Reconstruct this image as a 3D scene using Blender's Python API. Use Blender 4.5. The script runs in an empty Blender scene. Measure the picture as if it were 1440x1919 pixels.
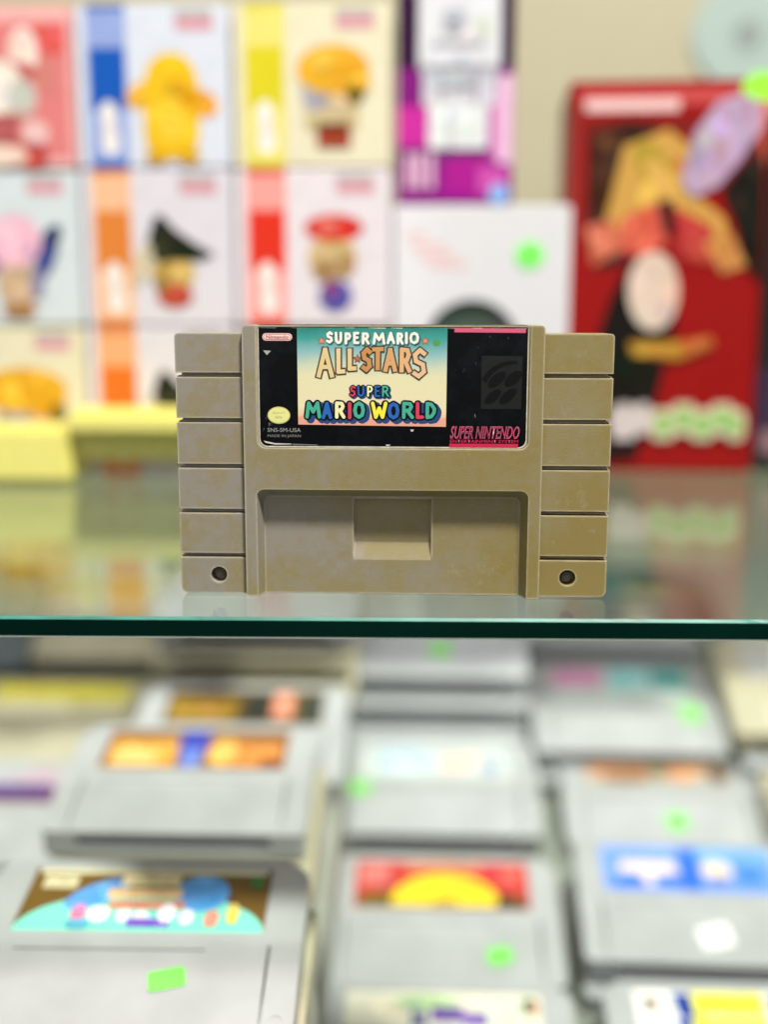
import bpy, bmesh, math, random
from mathutils import Vector, Matrix
random.seed(7)
R = math.radians
sc = bpy.context.scene
COL = sc.collection

# ------------------------------------------------------------------ camera
cam_d = bpy.data.cameras.new('camera'); cam = bpy.data.objects.new('camera', cam_d); COL.objects.link(cam)
CP, PITCH, ROLL, YAW = Vector((.01106, -.34996, .08964)), .17403, .00153, -.03901
fw = Vector((math.sin(YAW)*math.cos(PITCH), math.cos(YAW)*math.cos(PITCH), -math.sin(PITCH)))
rt = Vector((math.cos(YAW), -math.sin(YAW), 0)); up = rt.cross(fw)
rt, up = math.cos(ROLL)*rt + math.sin(ROLL)*up, -math.sin(ROLL)*rt + math.cos(ROLL)*up
cam.matrix_world = Matrix(((rt.x, up.x, -fw.x, CP.x), (rt.y, up.y, -fw.y, CP.y), (rt.z, up.z, -fw.z, CP.z), (0, 0, 0, 1)))
cam_d.sensor_fit = 'VERTICAL'; cam_d.sensor_height = 24; cam_d.lens = 2100/1919*24
cam_d.clip_start = .01; cam_d.clip_end = 50
cam_d.dof.use_dof = True; cam_d.dof.focus_distance = .352; cam_d.dof.aperture_fstop = 1.85
sc.camera = cam

# ------------------------------------------------------------------ world, lamps, exposure
w = bpy.data.worlds.new('World'); sc.world = w; w.use_nodes = True
wn = w.node_tree.nodes; wl = w.node_tree.links          # a shop interior: pale ceiling above, darker floor below
wt = wn.new('ShaderNodeTexCoord'); wx = wn.new('ShaderNodeSeparateXYZ'); wr = wn.new('ShaderNodeValToRGB')
wl.new(wt.outputs['Generated'], wx.inputs[0])
wm = wn.new('ShaderNodeMapRange'); wm.inputs['From Min'].default_value = -1; wl.new(wx.outputs['Z'], wm.inputs['Value'])
wl.new(wm.outputs['Result'], wr.inputs[0])
wr.color_ramp.elements[0].position = .35; wr.color_ramp.elements[0].color = (.16, .15, .14, 1)
wr.color_ramp.elements[1].position = .72; wr.color_ramp.elements[1].color = (.95, .98, 1, 1)
wl.new(wr.outputs[0], wn['Background'].inputs[0]); wn['Background'].inputs[1].default_value = .14

def area(name, loc, target, sx, sy, power, color):
    d = bpy.data.lights.new(name, 'AREA'); d.shape = 'RECTANGLE'; d.size = sx; d.size_y = sy
    d.energy = power; d.color = color
    o = bpy.data.objects.new(name, d); COL.objects.link(o); o.location = loc
    o.rotation_euler = (Vector(target) - Vector(loc)).to_track_quat('-Z', 'Y').to_euler()
    return o
area('ceiling_lamp', (.43, -.76, 2.02), (0, .02, .03), .24, .24, 101, (1, .95, .86))
area('shop_lamp', (-.5, -1.9, 1.5), (0, .1, .05), 1.4, .9, 5.2, (.95, .96, 1))
area('lower_fill', (0, -.42, .10), (0, .12, -.30), 1.0, .08, .58, (1, .98, 1))  # added fill in front of the shelf, brightens the lower cartridges
area('lower_rear_fill', (0, .33, -.012), (0, .36, -.3), 1.1, .05, .7, (1, .98, 1))  # added fill under the glass, lifts the dark back of the board
sc.view_settings.view_transform = 'Standard'; sc.view_settings.look = 'None'
sc.view_settings.exposure = -.02; sc.view_settings.gamma = 1
sc.view_settings.use_curve_mapping = False
sc.render.engine = 'CYCLES'
sc.cycles.use_denoising = True
sc.cycles.max_bounces = 10; sc.cycles.transparent_max_bounces = 12
sc.cycles.caustics_reflective = False; sc.cycles.caustics_refractive = False
sc.cycles.sample_clamp_indirect = 6

# ------------------------------------------------------------------ helpers
def lin(c):
    if isinstance(c, str): c = [int(c[i:i+2], 16) for i in (0, 2, 4)]
    f = lambda v: v/12.92 if v <= .04045 else ((v + .055)/1.055)**2.4
    return tuple(f(v/255) for v in c[:3]) + (1,)
_m = {}
def mat(c, rough=.5, metal=0, spec=.5, noise=.06, nscale=120, bump=0, coat=0):
    """printed card, paint or plastic: one colour with a little mottling"""
    key = (str(c), rough, metal, spec, noise, nscale, bump, coat)
    if key in _m: return _m[key]
    m = bpy.data.materials.new('surface'); m.use_nodes = True
    nt = m.node_tree; N = nt.nodes; L = nt.links; b = N['Principled BSDF']
    col = lin(c) if not (isinstance(c, tuple) and max(c) <= 1) else c + (1,)
    b.inputs['Roughness'].default_value = rough; b.inputs['Metallic'].default_value = metal
    b.inputs['Specular IOR Level'].default_value = spec; b.inputs['Coat Weight'].default_value = coat
    tc = N.new('ShaderNodeTexCoord'); nz = N.new('ShaderNodeTexNoise')
    nz.inputs['Scale'].default_value = nscale; nz.inputs['Detail'].default_value = 4
    L.new(tc.outputs['Object'], nz.inputs['Vector'])
    mr = N.new('ShaderNodeMapRange'); mr.inputs['To Min'].default_value = 1 - 2*noise; mr.inputs['To Max'].default_value = 1 + 2*noise
    L.new(nz.outputs['Fac'], mr.inputs['Value'])
    hs = N.new('ShaderNodeVectorMath'); hs.operation = 'SCALE'; hs.inputs[0].default_value = col[:3]
    L.new(mr.outputs['Result'], hs.inputs['Scale']); L.new(hs.outputs['Vector'], b.inputs['Base Color'])
    if bump:
        n2 = N.new('ShaderNodeTexNoise'); n2.inputs['Scale'].default_value = 2500
        L.new(tc.outputs['Object'], n2.inputs['Vector'])
        bp = N.new('ShaderNodeBump'); bp.inputs['Strength'].default_value = bump; bp.inputs['Distance'].default_value = .0001
        L.new(n2.outputs['Fac'], bp.inputs['Height']); L.new(bp.outputs['Normal'], b.inputs['Normal'])
    _m[key] = m
    return m

def link(name, me, parent=None):
    o = bpy.data.objects.new(name, me); COL.objects.link(o)
    if parent: o.parent = parent
    return o
def obj(name, bm, mats, parent=None):
    bmesh.ops.recalc_face_normals(bm, faces=bm.faces)
    me = bpy.data.meshes.new(name); bm.to_mesh(me); bm.free()
    for m in (mats if isinstance(mats, (list, tuple)) else [mats]): me.materials.append(m)
    return link(name, me, parent)
def thing(name, label, cat, loc=(0, 0, 0), rot=(0, 0, 0), group=None):
    o = link(name, None); o.location = loc; o.rotation_euler = rot
    return tag(o, label, cat, group)
def tag(o, label, cat, group=None):
    o['label'] = label; o['category'] = cat
    if group: o['group'] = group
    return o
def struct(name, bm, m):
    o = obj(name, bm, m); o['kind'] = 'structure'; return o
def box(bm, x0, x1, y0, y1, z0, z1, mi=0):
    v = [bm.verts.new(p) for p in ((x0,y0,z0),(x1,y0,z0),(x1,y1,z0),(x0,y1,z0),(x0,y0,z1),(x1,y0,z1),(x1,y1,z1),(x0,y1,z1))]
    for f in ((0,3,2,1),(4,5,6,7),(0,1,5,4),(1,2,6,5),(2,3,7,6),(3,0,4,7)):
        bm.faces.new([v[i] for i in f]).material_index = mi
def loft(bm, pa, pb, mi=0):
    a = [bm.verts.new(p) for p in pa]; b = [bm.verts.new(p) for p in pb]; n = len(a)
    bm.faces.new(a).material_index = mi; bm.faces.new(b[::-1]).material_index = mi
    for i in range(n): bm.faces.new((a[i], a[(i+1) % n], b[(i+1) % n], b[i])).material_index = mi
def rrect(x0, x1, y0, y1, rbl=0, rbr=0, rtr=0, rtl=0, n=6):
    p = []
    for cx, cy, r, a in ((x0+rbl, y0+rbl, rbl, 180), (x1-rbr, y0+rbr, rbr, 270), (x1-rtr, y1-rtr, rtr, 0), (x0+rtl, y1-rtl, rtl, 90)):
        if r == 0: p.append((cx, cy)); continue
        for i in range(n+1):
            t = R(a + 90*i/n); p.append((cx + r*math.cos(t), cy + r*math.sin(t)))
    return p
def ell(cx, cy, rx, ry, rot=0, n=28, a0=0, a1=360):
    p = []; c, s = math.cos(R(rot)), math.sin(R(rot)); full = abs(a1-a0) >= 360
    for i in range(n if full else n+1):
        t = R(a0 + (a1-a0)*i/n); x, y = rx*math.cos(t), ry*math.sin(t)
        p.append((cx + x*c - y*s, cy + x*s + y*c))
    return p
def cut(bm, cutters, bevel=0, seg=2, angle=30):
    """subtract the cutter meshes, round the edges, return the finished mesh"""
    bmesh.ops.recalc_face_normals(bm, faces=bm.faces)
    me = bpy.data.meshes.new('shell'); bm.to_mesh(me); bm.free(); o = link('shell', me); tmp = [o]
    for i, c in enumerate(cutters):
        bmesh.ops.recalc_face_normals(c, faces=c.faces)
        cm = bpy.data.meshes.new('c'); c.to_mesh(cm); c.free(); co = link('c', cm); tmp.append(co)
        md = o.modifiers.new('b', 'BOOLEAN'); md.object = co; md.operation = 'DIFFERENCE'; md.solver = 'EXACT'
    if bevel:
        bv = o.modifiers.new('v', 'BEVEL'); bv.width = bevel; bv.segments = seg; bv.limit_method = 'ANGLE'; bv.angle_limit = R(angle)
        bv.use_clamp_overlap = True; bv.harden_normals = False
    dg = bpy.context.evaluated_depsgraph_get(); dg.update()
    out = bpy.data.meshes.new_from_object(o.evaluated_get(dg))
    for t in tmp: bpy.data.objects.remove(t)
    return out
RND = random.Random(21)
def inside(p, poly):
    x, y = p; r = False
    for (ax, ay), (bx_, by) in zip(poly, poly[1:] + poly[:1]):
        if (ay > y) != (by > y) and x < (bx_-ax)*(y-ay)/(by-ay) + ax: r = not r
    return r
class Print:
    """ink shapes on one flat panel: polygons with their own colours, each layer a hair above the last"""
    def __init__(s, f, step=.00003): s.f = f; s.bm = bmesh.new(); s.m = []; s.k = 0; s.step = step
    def mi(s, m):
        if m not in s.m: s.m.append(m)
        return s.m.index(m)
    def add(s, poly, m, layer=None):
        if layer is None: s.k += 1; layer = s.k
        fc = s.bm.faces.new([s.bm.verts.new(s.f(x, y, layer*s.step)) for x, y in poly]); fc.material_index = s.mi(m)
    def art(s, poly, c, n=9, spread=34, asp=1.0):
        """a printed shape with the lighter and darker tints of its drawing inside it"""
        s.add(poly, card(c))
        xs = [p[0] for p in poly]; ys = [p[1] for p in poly]; x0, x1, y0, y1 = min(xs), max(xs), min(ys), max(ys)
        w_, h_ = x1-x0, y1-y0; k = 0; base = [int(c[i:i+2], 16) for i in (0, 2, 4)]
        for _ in range(n*4):
            if k >= n: break
            rx, ry = w_*RND.uniform(.05, .20), h_*RND.uniform(.04, .16)
            e = ell(RND.uniform(x0+rx, x1-rx), RND.uniform(y0+ry, y1-ry), rx, ry, RND.uniform(-50, 50) if w_ < h_*3 else 0, 10)
            if not all(inside(q, poly) for q in e): continue
            t = RND.uniform(-spread, spread); h = [RND.uniform(-14, 14) for _ in range(3)]
            q = '%02x%02x%02x' % tuple(int(max(0, min(255, round((b+t+d)/8)*8))) for b, d in zip(base, h))
            s.add(e, card(q)); k += 1
    def build(s, name, parent=None):
        me = bpy.data.meshes.new(name); s.bm.to_mesh(me); s.bm.free()
        for m in s.m: me.materials.append(m)
        return link(name, me, parent)

# ------------------------------------------------------------------ setting: wall, lower display board
bm = bmesh.new(); box(bm, -1.6, 1.6, .62, .65, -.6, 1.6)
struct('wall', bm, mat((.46, .43, .305), .75, noise=.05, nscale=6))
TB, TB2, YK = R(15), R(24), .345                # the board is folded: steeper behind YK
Z0 = -.3275
def slope(y): return TB if y < YK else TB2
def board(y, n):
    t = slope(y)
    return Z0 + math.tan(TB)*min(y, YK) + math.tan(TB2)*max(0, y-YK) + n/math.cos(t)
bm = bmesh.new()
prof = [(y, board(y, 0)) for y in (-.35, 0, YK-.0001, .615)]; prof += [(y, z-.012) for y, z in prof[::-1]]
loft(bm, [(-1.2, y, z) for y, z in prof], [(1.2, y, z) for y, z in prof])
o = obj('display_board', bm, mat((.24, .265, .23), .5, noise=.06, nscale=14))
tag(o, 'pale sloping display board under all the loose cartridges', 'display board')

# ------------------------------------------------------------------ glass shelf
def glass_mat(tint):
    m = bpy.data.materials.new('glass'); m.use_nodes = True; nt = m.node_tree; N = nt.nodes; L = nt.links
    N.remove(N['Principled BSDF']); out = N['Material Output']
    tr = N.new('ShaderNodeBsdfTransparent'); tr.inputs[0].default_value = tint + (1,)
    gl = N.new('ShaderNodeBsdfGlossy'); gl.inputs['Roughness'].default_value = .02; gl.inputs['Color'].default_value = (.9, .97, .92, 1)
    tc = N.new('ShaderNodeTexCoord'); nz = N.new('ShaderNodeTexNoise'); nz.inputs['Scale'].default_value = 22; nz.inputs['Detail'].default_value = 8; nz.inputs['Roughness'].default_value = .7
    L.new(tc.outputs['Object'], nz.inputs['Vector']); rm = N.new('ShaderNodeMapRange'); rm.inputs['From Min'].default_value = .42; rm.inputs['From Max'].default_value = .72
    rm.inputs['To Min'].default_value = .015; rm.inputs['To Max'].default_value = .16; L.new(nz.outputs['Fac'], rm.inputs['Value']); L.new(rm.outputs['Result'], gl.inputs['Roughness'])
    fr = N.new('ShaderNodeFresnel'); fr.inputs['IOR'].default_value = 1.52
    mx = N.new('ShaderNodeMixShader')
    ge = N.new('ShaderNodeNewGeometry'); io = N.new('ShaderNodeMapRange')      # same reflectance seen from either side of the sheet
    io.inputs['To Min'].default_value = 1.52; io.inputs['To Max'].default_value = 1/1.52
    L.new(ge.outputs['Backfacing'], io.inputs['Value']); L.new(io.outputs['Result'], fr.inputs['IOR'])
    L.new(fr.outputs[0], mx.inputs[0]); L.new(tr.outputs[0], mx.inputs[1]); L.new(gl.outputs[0], mx.inputs[2]); L.new(mx.outputs[0], out.inputs['Surface'])
    return m
FL, FR, GT, CH = -.0392, -.0103, .0066, .0008      # front edge y at x = -.6 and .6, thickness, chamfer
NS = 300
ER = random.Random(5); chip = []
for k in range(NS+1):
    c = ER.uniform(-.00006, .00006)
    if ER.random() < .045: c += ER.uniform(.0002, .0006)
    chip.append(c)
def shelf_ring(inset, z, rough=0):
    fr_ = [(-.6 + 1.2*k/NS, FL + (FR-FL)*k/NS + inset + rough*chip[k], z) for k in range(NS+1)]
    return fr_ + [(.6, .60, z), (-.6, .60, z)]
bm = bmesh.new()
rings = [[bm.verts.new(p) for p in shelf_ring(i_, z, r_)] for i_, z, r_ in ((CH, 0, 1), (0, -CH, 0), (0, -GT+CH*.8, 0), (CH*.8, -GT, .7))]
bm.faces.new(rings[0]).material_index = 0
bm.faces.new(rings[3][::-1]).material_index = 1
for a in range(3):
    n = len(rings[0])
    for i in range(n):
        f = bm.faces.new((rings[a][i], rings[a][(i+1) % n], rings[a+1][(i+1) % n], rings[a+1][i]))
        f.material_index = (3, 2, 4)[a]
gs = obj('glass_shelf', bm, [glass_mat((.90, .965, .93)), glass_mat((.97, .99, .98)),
    mat((.0006, .013, .009), .35, spec=.06, noise=.3, nscale=14), mat((.05, .21, .17), .4, spec=.25, noise=.5, nscale=30), mat((.85, .90, .86), .35, noise=.12, nscale=50)])  # bottom chamfer painted white for the bright things it reflects
tag(gs, 'clear glass shelf with a dark green polished edge', 'shelf')

# ------------------------------------------------------------------ the cartridge standing on the glass
def aged_plastic():
    m = bpy.data.materials.new('aged_plastic'); m.use_nodes = True
    nt = m.node_tree; N = nt.nodes; L = nt.links; b = N['Principled BSDF']
    tc = N.new('ShaderNodeTexCoord')
    n1 = N.new('ShaderNodeTexNoise'); n1.inputs['Scale'].default_value = 27; n1.inputs['Detail'].default_value = 6; n1.inputs['Roughness'].default_value = .62
    n2 = N.new('ShaderNodeTexNoise'); n2.inputs['Scale'].default_value = 300; n2.inputs['Detail'].default_value = 5
    sx = N.new('ShaderNodeSeparateXYZ')
    for n in (n1, n2): L.new(tc.outputs['Object'], n.inputs['Vector'])
    L.new(tc.outputs['Object'], sx.inputs[0])
    g = N.new('ShaderNodeMapRange'); g.inputs['From Min'].default_value = -.068; g.inputs['From Max'].default_value = .068
    g.inputs['To Min'].default_value = -.19; g.inputs['To Max'].default_value = .15  # yellower to the right: ageing, plus the cool and warm lamplight in the colour
    L.new(sx.outputs['X'], g.inputs['Value'])
    a = N.new('ShaderNodeMath'); a.operation = 'ADD'; L.new(n1.outputs['Fac'], a.inputs[0]); L.new(g.outputs['Result'], a.inputs[1])
    a2 = N.new('ShaderNodeMath'); a2.operation = 'MULTIPLY_ADD'; L.new(n2.outputs['Fac'], a2.inputs[0]); a2.inputs[1].default_value = .34; L.new(a.outputs[0], a2.inputs[2])
    r = N.new('ShaderNodeValToRGB'); e = r.color_ramp.elements
    e[0].position = .45; e[0].color = (.272, .246, .204, 1)
    e[1].position = .82; e[1].color = (.250, .193, .060, 1)
    x = e.new(.60); x.color = (.262, .222, .116, 1)
    L.new(a2.outputs[0], r.inputs[0])
    # pale scuffs
    n3 = N.new('ShaderNodeTexNoise'); n3.inputs['Scale'].default_value = 110; n3.inputs['Detail'].default_value = 8; n3.inputs['Roughness'].default_value = .75
    L.new(tc.outputs['Object'], n3.inputs['Vector'])
    r3 = N.new('ShaderNodeValToRGB'); r3.color_ramp.elements[0].position = .57; r3.color_ramp.elements[1].position = .74
    r3.color_ramp.elements[1].color = (.5, .5, .5, 1)
    L.new(n3.outputs['Fac'], r3.inputs[0])
    mx = N.new('ShaderNodeMix'); mx.data_type = 'RGBA'; mx.inputs['B'].default_value = (.37, .34, .28, 1)
    L.new(r3.outputs[0], mx.inputs['Factor']); L.new(r.outputs[0], mx.inputs['A'])
    bv = N.new('ShaderNodeBevel'); bv.samples = 6; bv.inputs['Radius'].default_value = .0012; ge = N.new('ShaderNodeNewGeometry')  # edges coloured paler: wear, plus the highlights the rib edges catch
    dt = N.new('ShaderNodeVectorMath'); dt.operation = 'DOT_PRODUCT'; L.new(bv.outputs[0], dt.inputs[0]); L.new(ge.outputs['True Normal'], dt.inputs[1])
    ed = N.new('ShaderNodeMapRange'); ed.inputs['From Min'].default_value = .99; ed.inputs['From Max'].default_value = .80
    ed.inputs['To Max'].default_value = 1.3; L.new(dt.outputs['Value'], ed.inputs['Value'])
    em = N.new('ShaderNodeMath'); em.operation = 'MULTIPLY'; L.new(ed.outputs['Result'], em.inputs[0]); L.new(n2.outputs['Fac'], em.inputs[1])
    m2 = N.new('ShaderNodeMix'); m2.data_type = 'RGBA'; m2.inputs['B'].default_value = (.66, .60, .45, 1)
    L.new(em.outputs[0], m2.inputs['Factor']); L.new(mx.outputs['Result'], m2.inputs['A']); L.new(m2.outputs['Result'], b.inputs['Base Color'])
    b.inputs['Roughness'].default_value = .52
    n4 = N.new('ShaderNodeTexNoise'); n4.inputs['Scale'].default_value = 3000; n4.inputs['Detail'].default_value = 2
    mp = N.new('ShaderNodeMapping'); mp.inputs['Scale'].default_value = (.4, 1, 1)
    L.new(tc.outputs['Object'], mp.inputs[0]); L.new(mp.outputs[0], n4.inputs['Vector'])
    bp = N.new('ShaderNodeBump'); bp.inputs['Strength'].default_value = .4; bp.inputs['Distance'].default_value = .00013
    L.new(n4.outputs['Fac'], bp.inputs['Height']); L.new(bp.outputs['Normal'], b.inputs['Normal'])
    return m
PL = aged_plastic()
cart = thing('game_cartridge', 'yellowed grey game cartridge standing upright at the edge of the glass shelf', 'game cartridge', (0, 0, .0002))
BW, BH, BD = .0470, .0863, .0200
def prism_y(poly, y0, y1, bmx=None):
    b = bmx or bmesh.new(); loft(b, [(x, y0, z) for x, z in poly], [(x, y1, z) for x, z in poly]); return b
def taper_y(pa, pb, y0, y1):
    b = bmesh.new(); loft(b, [(x, y0, z) for x, z in pa], [(x, y1, z) for x, z in pb]); return b
bm = bmesh.new(); prism_y(rrect(-BW, BW, 0, BH, 0, 0, .0012, .0012), 0, BD, bm)
LX = .0425
c1 = prism_y(rrect(-LX, LX, .0480, .0980, .0026, .0026, 0, 0), -.004, .0006)          # label bed
c2 = taper_y(rrect(-.0433, .0431, -.01, .0350, 0, 0, .0024, .0024), rrect(-.0415, .0408, -.01, .0321, 0, 0, .0022, .0022), -.0003, .0048)   # lower recess
c3 = bmesh.new(); pr = [(.0036, .0085), (.0048, .0113), (.0066, .0168), (.0066, .0314), (.0036, .0314)]
loft(c3, [(-.0126, y, z) for y, z in pr], [(.0125, y, z) for y, z in pr])                 # deeper middle notch
obj_me = cut(bm, [c1, c2, c3], .00038, 3)
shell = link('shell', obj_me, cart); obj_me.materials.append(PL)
WW, WH, WY = .0686, .0838, .0020
GR = (.0130, .0275, .0420, .0566, .0709)
for s in (-1, 1):
    bm = bmesh.new()
    x0, x1 = (BW-.0015, WW) if s > 0 else (-WW, -BW+.0015)
    prism_y(rrect(x0, x1, .0003, WH, .0022 if s < 0 else 0, .0022 if s > 0 else 0, .0012 if s > 0 else 0, .0012 if s < 0 else 0), WY, BD-.0016, bm)
    cs = []
    for g in GR:
        b = bmesh.new()
        lo, hi = (BW+.0001, WW+.002) if s > 0 else (-WW-.002, -BW-.0001)
        box(b, lo, hi, -.002, WY+.0034, g-.00075, g+.00062); cs.append(b)
        b = bmesh.new()
        lo, hi = (WW-.0013, WW+.002) if s > 0 else (-WW-.002, -WW+.0013)
        box(b, lo, hi, WY+.001, BD+.002, g-.00045, g+.00045); cs.append(b)
    sx_, sz_ = s*.0562, .0065
    b = bmesh.new(); prism_y(ell(sx_, sz_, .0026, .0026), -.002, WY+.0052, b); cs.append(b)
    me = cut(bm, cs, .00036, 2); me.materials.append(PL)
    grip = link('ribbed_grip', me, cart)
    # recessed security screw
    b = bmesh.new()
    prism_y(ell(sx_, sz_, .00155, .00155), WY+.0022, WY+.0050, b)
    prism_y(ell(sx_, sz_, .0010, .0010, n=6), WY+.0014, WY+.0023, b)
    obj('screw', b, mat((.16, .14, .10), .38, metal=.7, noise=.2, nscale=900), cart)

# --- label.  Sheet units: 506 wide, 227 high, x to the right, y down from the sheet's top left
K = .166e-3
def LB(x, y, d): return ((x - 252.5)*K*1.004, .00042 - d, .0858 - y*.1642e-3)
def black_label():
    m = bpy.data.materials.new('label_ink'); m.use_nodes = True; nt = m.node_tree; N = nt.nodes; L = nt.links; b = N['Principled BSDF']
    tc = N.new('ShaderNodeTexCoord'); nz = N.new('ShaderNodeTexNoise'); nz.inputs['Scale'].default_value = 90; nz.inputs['Detail'].default_value = 7; nz.inputs['Roughness'].default_value = .7
    L.new(tc.outputs['Object'], nz.inputs['Vector'])
    r = N.new('ShaderNodeValToRGB'); e = r.color_ramp.elements
    e[0].position = .48; e[0].color = (.0022, .0026, .0032, 1); e[1].position = .72; e[1].color = (.006, .009, .012, 1)
    L.new(nz.outputs['Fac'], r.inputs[0]); L.new(r.outputs[0], b.inputs['Base Color'])
    b.inputs['Roughness'].default_value = .36; b.inputs['Specular IOR Level'].default_value = .1
    bp = N.new('ShaderNodeBump'); bp.inputs['Strength'].default_value = .12; bp.inputs['Distance'].default_value = .0006
    L.new(nz.outputs['Fac'], bp.inputs['Height']); L.new(bp.outputs['Normal'], b.inputs['Normal'])
    return m
INK = black_label()
bm = bmesh.new()
outline = [(x, 227-y) for x, y in rrect(2, 503, 1.5, 227, 14, 14, 3, 3)]
fr_ = [LB(x, y, 0) for x, y in outline]; bk = [(p[0], .00058, p[2]) for p in fr_]; loft(bm, fr_, bk)
# white cut edge of the sheet, put in for the bright lit lip below it
LX0, LX1 = LB(.2, 0, 0)[0], LB(504.8, 0, 0)[0]
f2 = [(LB(x, y, 0)[0], .00047, LB(x, y, 0)[2]) for x, y in [(a, 228.6-b) for a, b in rrect(.4, 504.6, 0, 226, 15, 15, 3, 3)]]
loft(bm, f2, [(p[0], .00059, p[2]) for p in f2], 1)
# the sheet folds over on to the top of the shell
box(bm, LB(3, 0, 0)[0], LB(502, 0, 0)[0], .0008, .0150, .08632, .08645)
lab = obj('label', bm, [INK, mat('cfcab8', .6, noise=.25, nscale=500)], cart)

def art_mat():
    m = bpy.data.materials.new('printed_picture'); m.use_nodes = True; nt = m.node_tree; N = nt.nodes; L = nt.links; b = N['Principled BSDF']
    tc = N.new('ShaderNodeTexCoord'); sp = N.new('ShaderNodeSeparateXYZ'); L.new(tc.outputs['Object'], sp.inputs[0])
    nz = N.new('ShaderNodeTexNoise'); nz.inputs['Scale'].default_value = 60; nz.inputs['Detail'].default_value = 3; L.new(tc.outputs['Object'], nz.inputs['Vector'])
    mr = N.new('ShaderNodeMapRange'); mr.inputs['From Min'].default_value = .0859; mr.inputs['From Max'].default_value = .0550
    L.new(sp.outputs['Z'], mr.inputs['Value'])
    ad = N.new('ShaderNodeMath'); ad.operation = 'MULTIPLY_ADD'; ad.inputs[1].default_value = .16; L.new(nz.outputs['Fac'], ad.inputs[0]); L.new(mr.outputs['Result'], ad.inputs[2])
    r = N.new('ShaderNodeValToRGB'); e = r.color_ramp.elements
    e[0].position = .08; e[0].color = lin((22, 128, 116)); e[1].position = 1.03; e[1].color = lin((232, 165, 140))
    for p, c in ((.20, (58, 158, 150)), (.33, (140, 188, 190)), (.47, (205, 213, 185)), (.58, (228, 222, 178)), (.90, (232, 222, 180)), (.98, (236, 196, 165))):
        x = e.new(p); x.color = lin(c)
    L.new(ad.outputs[0], r.inputs[0]); L.new(r.outputs[0], b.inputs['Base Color']); b.inputs['Roughness'].default_value = .35
    return m
P = Print(LB); P.add([(74, 1.5), (354, 1.5), (353, 187.5), (74.5, 184.5)], art_mat()); P.build('picture_panel', lab)

# stroke lettering -----------------------------------------------------------
GL = {
 'A': [[(0,0),(.5,1),(1,0)],[(.2,.34),(.8,.34)]], 'L': [[(.12,1),(.12,0),(1,.02)]], 'S': [[(.95,.86),(.55,1),(.1,.82),(.2,.58),(.8,.45),(.9,.18),(.45,0),(.03,.12)]],
 'T': [[(0,.98),(1,1)],[(.5,1),(.48,0)]], 'R': [[(.08,0),(.1,1),(.75,.97),(.9,.76),(.7,.52),(.1,.46)],[(.45,.5),(1,0)]],
 'U': [[(.05,1),(.1,.2),(.4,0),(.75,.06),(.95,.3),(.95,1)]], 'P': [[(.1,0),(.1,1),(.75,.97),(.95,.74),(.7,.48),(.1,.44)]],
 'E': [[(.95,1),(.1,1),(.1,0),(.98,0)],[(.1,.52),(.8,.54)]], 'M': [[(0,0),(.14,1),(.5,.36),(.86,1),(1,0)]], 'I': [[(.5,0),(.5,1)]],
 'O': [[(.5,1),(.14,.86),(.02,.5),(.14,.14),(.5,0),(.86,.14),(.98,.5),(.86,.86),(.5,1)]], 'W': [[(0,1),(.24,0),(.5,.66),(.76,0),(1,1)]],
 'D': [[(.1,0),(.1,1),(.6,.93),(.96,.62),(.92,.34),(.6,.06),(.1,0)]], 'Z': [[(.05,1),(.95,1),(.05,0),(.95,0)]]}
def glyph(pr, ch, x0, x1, yt, yb, wd, m, layer, grow=0, dx=0, dy=0, slant=0, square=False):
    """draw one letter as thick pen strokes inside its box"""
    h = wd/2; ix0, ix1, it, ib = x0+h, x1-h, yt+h, yb-h
    q = wd/2 + grow; n = 0
    for line in GL[ch]:
        pts = [(ix0 + u*(ix1-ix0) + dx + slant*v, ib - v*(ib-it) + dy) for u, v in line]
        for (ax, ay), (bx, by) in zip(pts, pts[1:]):
            l = math.hypot(bx-ax, by-ay) or 1; tx, ty = (bx-ax)/l, (by-ay)/l
            e = q*.7 if square else 0
            pr.add([(ax-ty*q-tx*e, ay+tx*q-ty*e), (bx-ty*q+tx*e, by+tx*q+ty*e), (bx+ty*q+tx*e, by-tx*q+ty*e), (ax+ty*q-tx*e, ay-tx*q-ty*e)][::-1], m, layer + n*.02); n += 1
        if not square:
            for px, py in pts: pr.add(ell(px, py, q, q, n=12), m, layer + n*.02); n += 1
WHITE, BROWN, NAVY = mat('f4f4e6', .35), mat((.045, .024, .012), .4), mat((.006, .022, .075), .4)
BLK = mat((.0012, .0014, .0018), .4, spec=.2)
P = Print(LB); P.k = 2
row = [('S',128,142,-1),('U',144,159,0),('P',162,176,1),('E',178,191,0),('R',194,210,1),('M',215,239,1),('A',241,257,0),('R',259,273,1),('I',275,281,0),('O',283,302,0)]
shade = mat((.02, .10, .11), .4)
for ch, a, b, j in row: glyph(P, ch, a, b, 9+j, 32+j, 5.2, shade, 2.0, grow=1.4, dx=1.6, dy=2.0)
for ch, a, b, j in row: glyph(P, ch, a, b, 9+j, 32+j, 5.0, WHITE, 3.2)
def star(cx, cy, r): return [(cx + (r if i % 2 == 0 else r*.45)*math.sin(i*math.pi/5), cy - (r if i % 2 == 0 else r*.45)*math.cos(i*math.pi/5)) for i in range(10)]
for cx, cy in ((120, 26), (313, 26)):
    P.add(star(cx, cy, 8.5), mat('7a3a20', .4), 2.2); P.add(star(cx, cy, 6.5), mat('e88a62', .35), 3.3)
P.add(ell(334, 29, 7, 6), mat('4f9a4a', .4), 2.1)
P.build('title_lettering', lab)
P = Print(LB)
TANS = ['e0c98e', 'e6cf9a', 'e2c890', 'c98f4e', 'cf9858', 'd9a66c', 'e0b07a', 'e6bd90']
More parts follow.
